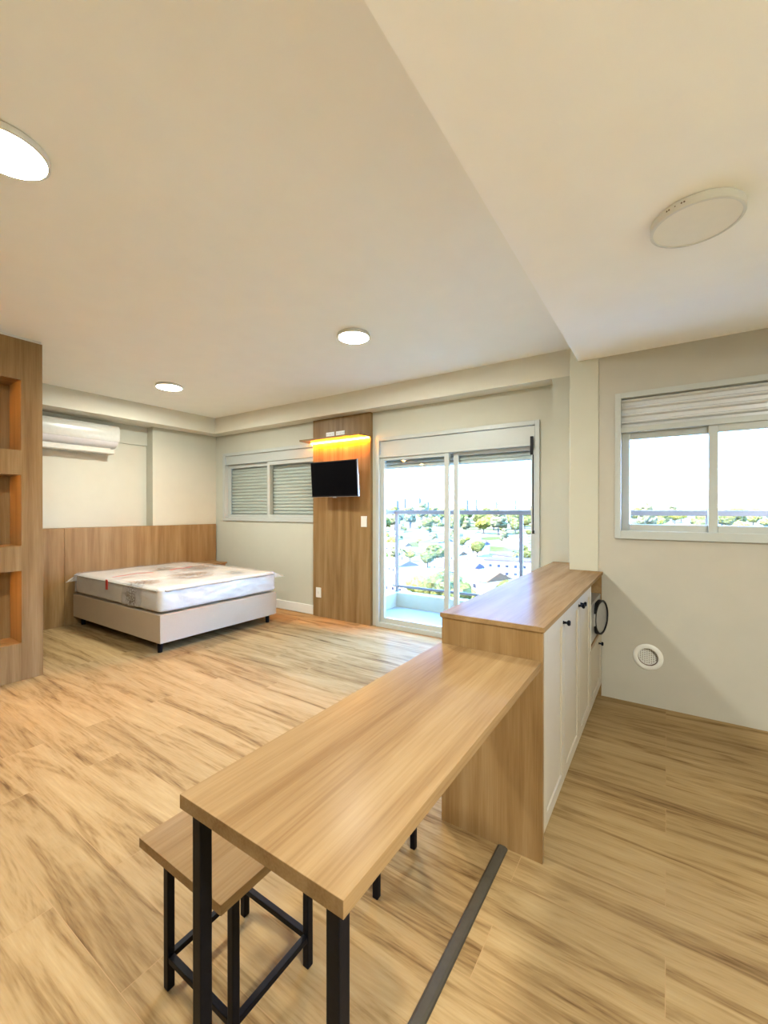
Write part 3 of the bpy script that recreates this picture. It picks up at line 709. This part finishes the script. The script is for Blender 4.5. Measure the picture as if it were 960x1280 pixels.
while cnt[0] < 125 and tries < 16000:
    tries += 1
    y = 95*math.exp(rr.random()*1.75); x = rr.uniform(-.80, .35)*y; s = rr.uniform(.6, 1.25)
    if not ok(x, y, 4.3*s): continue
    i = rr.choice([0, 0, 1, 1, 2]); put_tree(i, x, y, s, KL[i], 'trees between the houses'); cnt[0] += 1
while cnt[1] < 170 and tries < 40000:
    tries += 1
    y = rr.uniform(430, 1000); x = rr.uniform(-.80, .35)*y; s = rr.uniform(1.5, 2.9)
    if not ok(x, y, 5.2*s): continue
    i = rr.choice([0, 0, 1, 2]); put_tree(i, x, y, s, FL[i], 'trees near the horizon'); cnt[1] += 1
# palm
def palm(x, y, h_, label):
    z = gh(x, y); t = thing('palm_tree', label, 'palm tree', (x, y, z))
    MB().cyl((0, 0, -1), (.3, 0, h_), .35, .22, 10).build('trunk', M['bark'], t, org=(0,0,0))
    mb = MB()
    for k in range(16):
        a_ = k*2.4; L = 4.6; el = .9 - (k % 4)*.35; prev = None
        for i in range(7):
            t_ = i/6; r_ = L*t_*math.cos(el*(1-t_)*.6); zz = h_ + L*(math.sin(el)*t_ - .75*t_*t_); wv = .55*math.sin(math.pi*min(1, t_+.12))+.04
            c_ = Vector((.3+r_*math.cos(a_), r_*math.sin(a_), zz)); s_ = Vector((-math.sin(a_), math.cos(a_), 0))
            cur = [mb.bm.verts.new(c_+s_*wv-Vector((0, 0, .25*wv))), mb.bm.verts.new(c_), mb.bm.verts.new(c_-s_*wv-Vector((0, 0, .25*wv)))]
            if prev:
                for q in range(2): mb.bm.faces.new((prev[q], prev[q+1], cur[q+1], cur[q]))
            prev = cur
    mb.build('fronds', M['leaf'][0], t, org=(0,0,0))
palm(-108, 178, 9, 'tall palm tree below the balcony, seen left in the door')
palm(-60, 205, 8, 'palm tree below the balcony, seen right in the door')
# towers on the horizon
M['tower'] = plain('hazy_tower', (.10, .08, .08), .8, spec=0, nscale=.2, bump=0)
tw = [(-.625, 1500, 20, 42), (-.60, 1450, 16, 50), (-.555, 1500, 18, 52), (-.53, 1600, 20, 36), (-.42, 1500, 18, 44), (-.395, 1450, 15, 46), (-.345, 1550, 18, 38), (-.30, 1500, 16, 46), (-.055, 1500, 12, 56), (-.03, 1500, 14, 50), (.005, 1550, 16, 46), (.09, 1500, 9, 58), (.175, 900, 15, 42), (-.23, 1500, 30, 34)]
for i, (f_, y, w_, h_) in enumerate(tw):
    x = f_*y; z = gh(x, y); t = thing('tower_block', 'pale hazy apartment tower on the horizon' if i != 12 else 'wider bluish tower on the horizon at the right of the kitchen window', 'tower', (x, y, z), 'towers on the horizon')
    MB().box(-w_/2, w_/2, -w_/2, w_/2, -5, h_).build('shaft', M['tower'], t, org=(0,0,0))
    MB().box(-w_/4, w_/4, -w_/4, w_/4, h_, h_+4).build('roof_plant', M['tower'], t, org=(0,0,0))

# ------------------------------------------------------------------ light
W = bpy.data.worlds.new('sky'); bpy.context.scene.world = W; W.use_nodes = True
nt = W.node_tree; bg = nt.nodes['Background']
tc = nt.nodes.new('ShaderNodeTexCoord'); sp = nt.nodes.new('ShaderNodeSeparateXYZ')
nt.links.new(tc.outputs['Generated'], sp.inputs[0])
col = ramp(nt, sp.outputs['Z'], [(0.0, (0.85, 0.92, 1.0)), (0.025, (0.5, 0.72, 1.0)), (0.07, (0.13, 0.40, 1.0)), (1.0, (0.13, 0.40, 0.95))])
nt.links.new(col, bg.inputs['Color']); bg.inputs['Strength'].default_value = 2.5
sd = bpy.data.lights.new('sun', 'SUN'); sd.energy = 3.3; sd.angle = .009; sd.color = (1.0, .88, .66)
so = bpy.data.objects.new('sun', sd); C.objects.link(so)
dirv = Vector((.25, .72, -.75)).normalized(); so.rotation_euler = dirv.to_track_quat('-Z', 'Y').to_euler()

# ------------------------------------------------------------------ camera
yaw, pitch, roll, fpx = math.radians(33.634), math.radians(-0.22), 0.0004, 531.08
cy, sy = math.cos(yaw), math.sin(yaw)
r0 = Vector((cy, sy, 0)); f0 = Vector((-sy, cy, 0)); u0 = Vector((0, 0, 1))
f1 = f0*math.cos(pitch) + u0*math.sin(pitch); u1 = u0*math.cos(pitch) - f0*math.sin(pitch)
r2 = r0*math.cos(roll) + u1*math.sin(roll); u2 = u1*math.cos(roll) - r0*math.sin(roll)
cd = bpy.data.cameras.new('camera'); cam = bpy.data.objects.new('camera', cd); C.objects.link(cam)
mat = Matrix((r2, u2, -f1)).transposed().to_4x4(); mat.translation = Vector((0, 0, 1.3)); cam.matrix_world = mat
cd.sensor_fit = 'HORIZONTAL'; cd.sensor_width = 36; cd.lens = 36*fpx/960; cd.clip_start = .05; cd.clip_end = 5000
sc = bpy.context.scene; sc.camera = cam
vs = sc.view_settings; vs.view_transform = 'Standard'; vs.look = 'None'; vs.gamma = 1.0; vs.use_curve_mapping = False
vs.exposure = 4.1
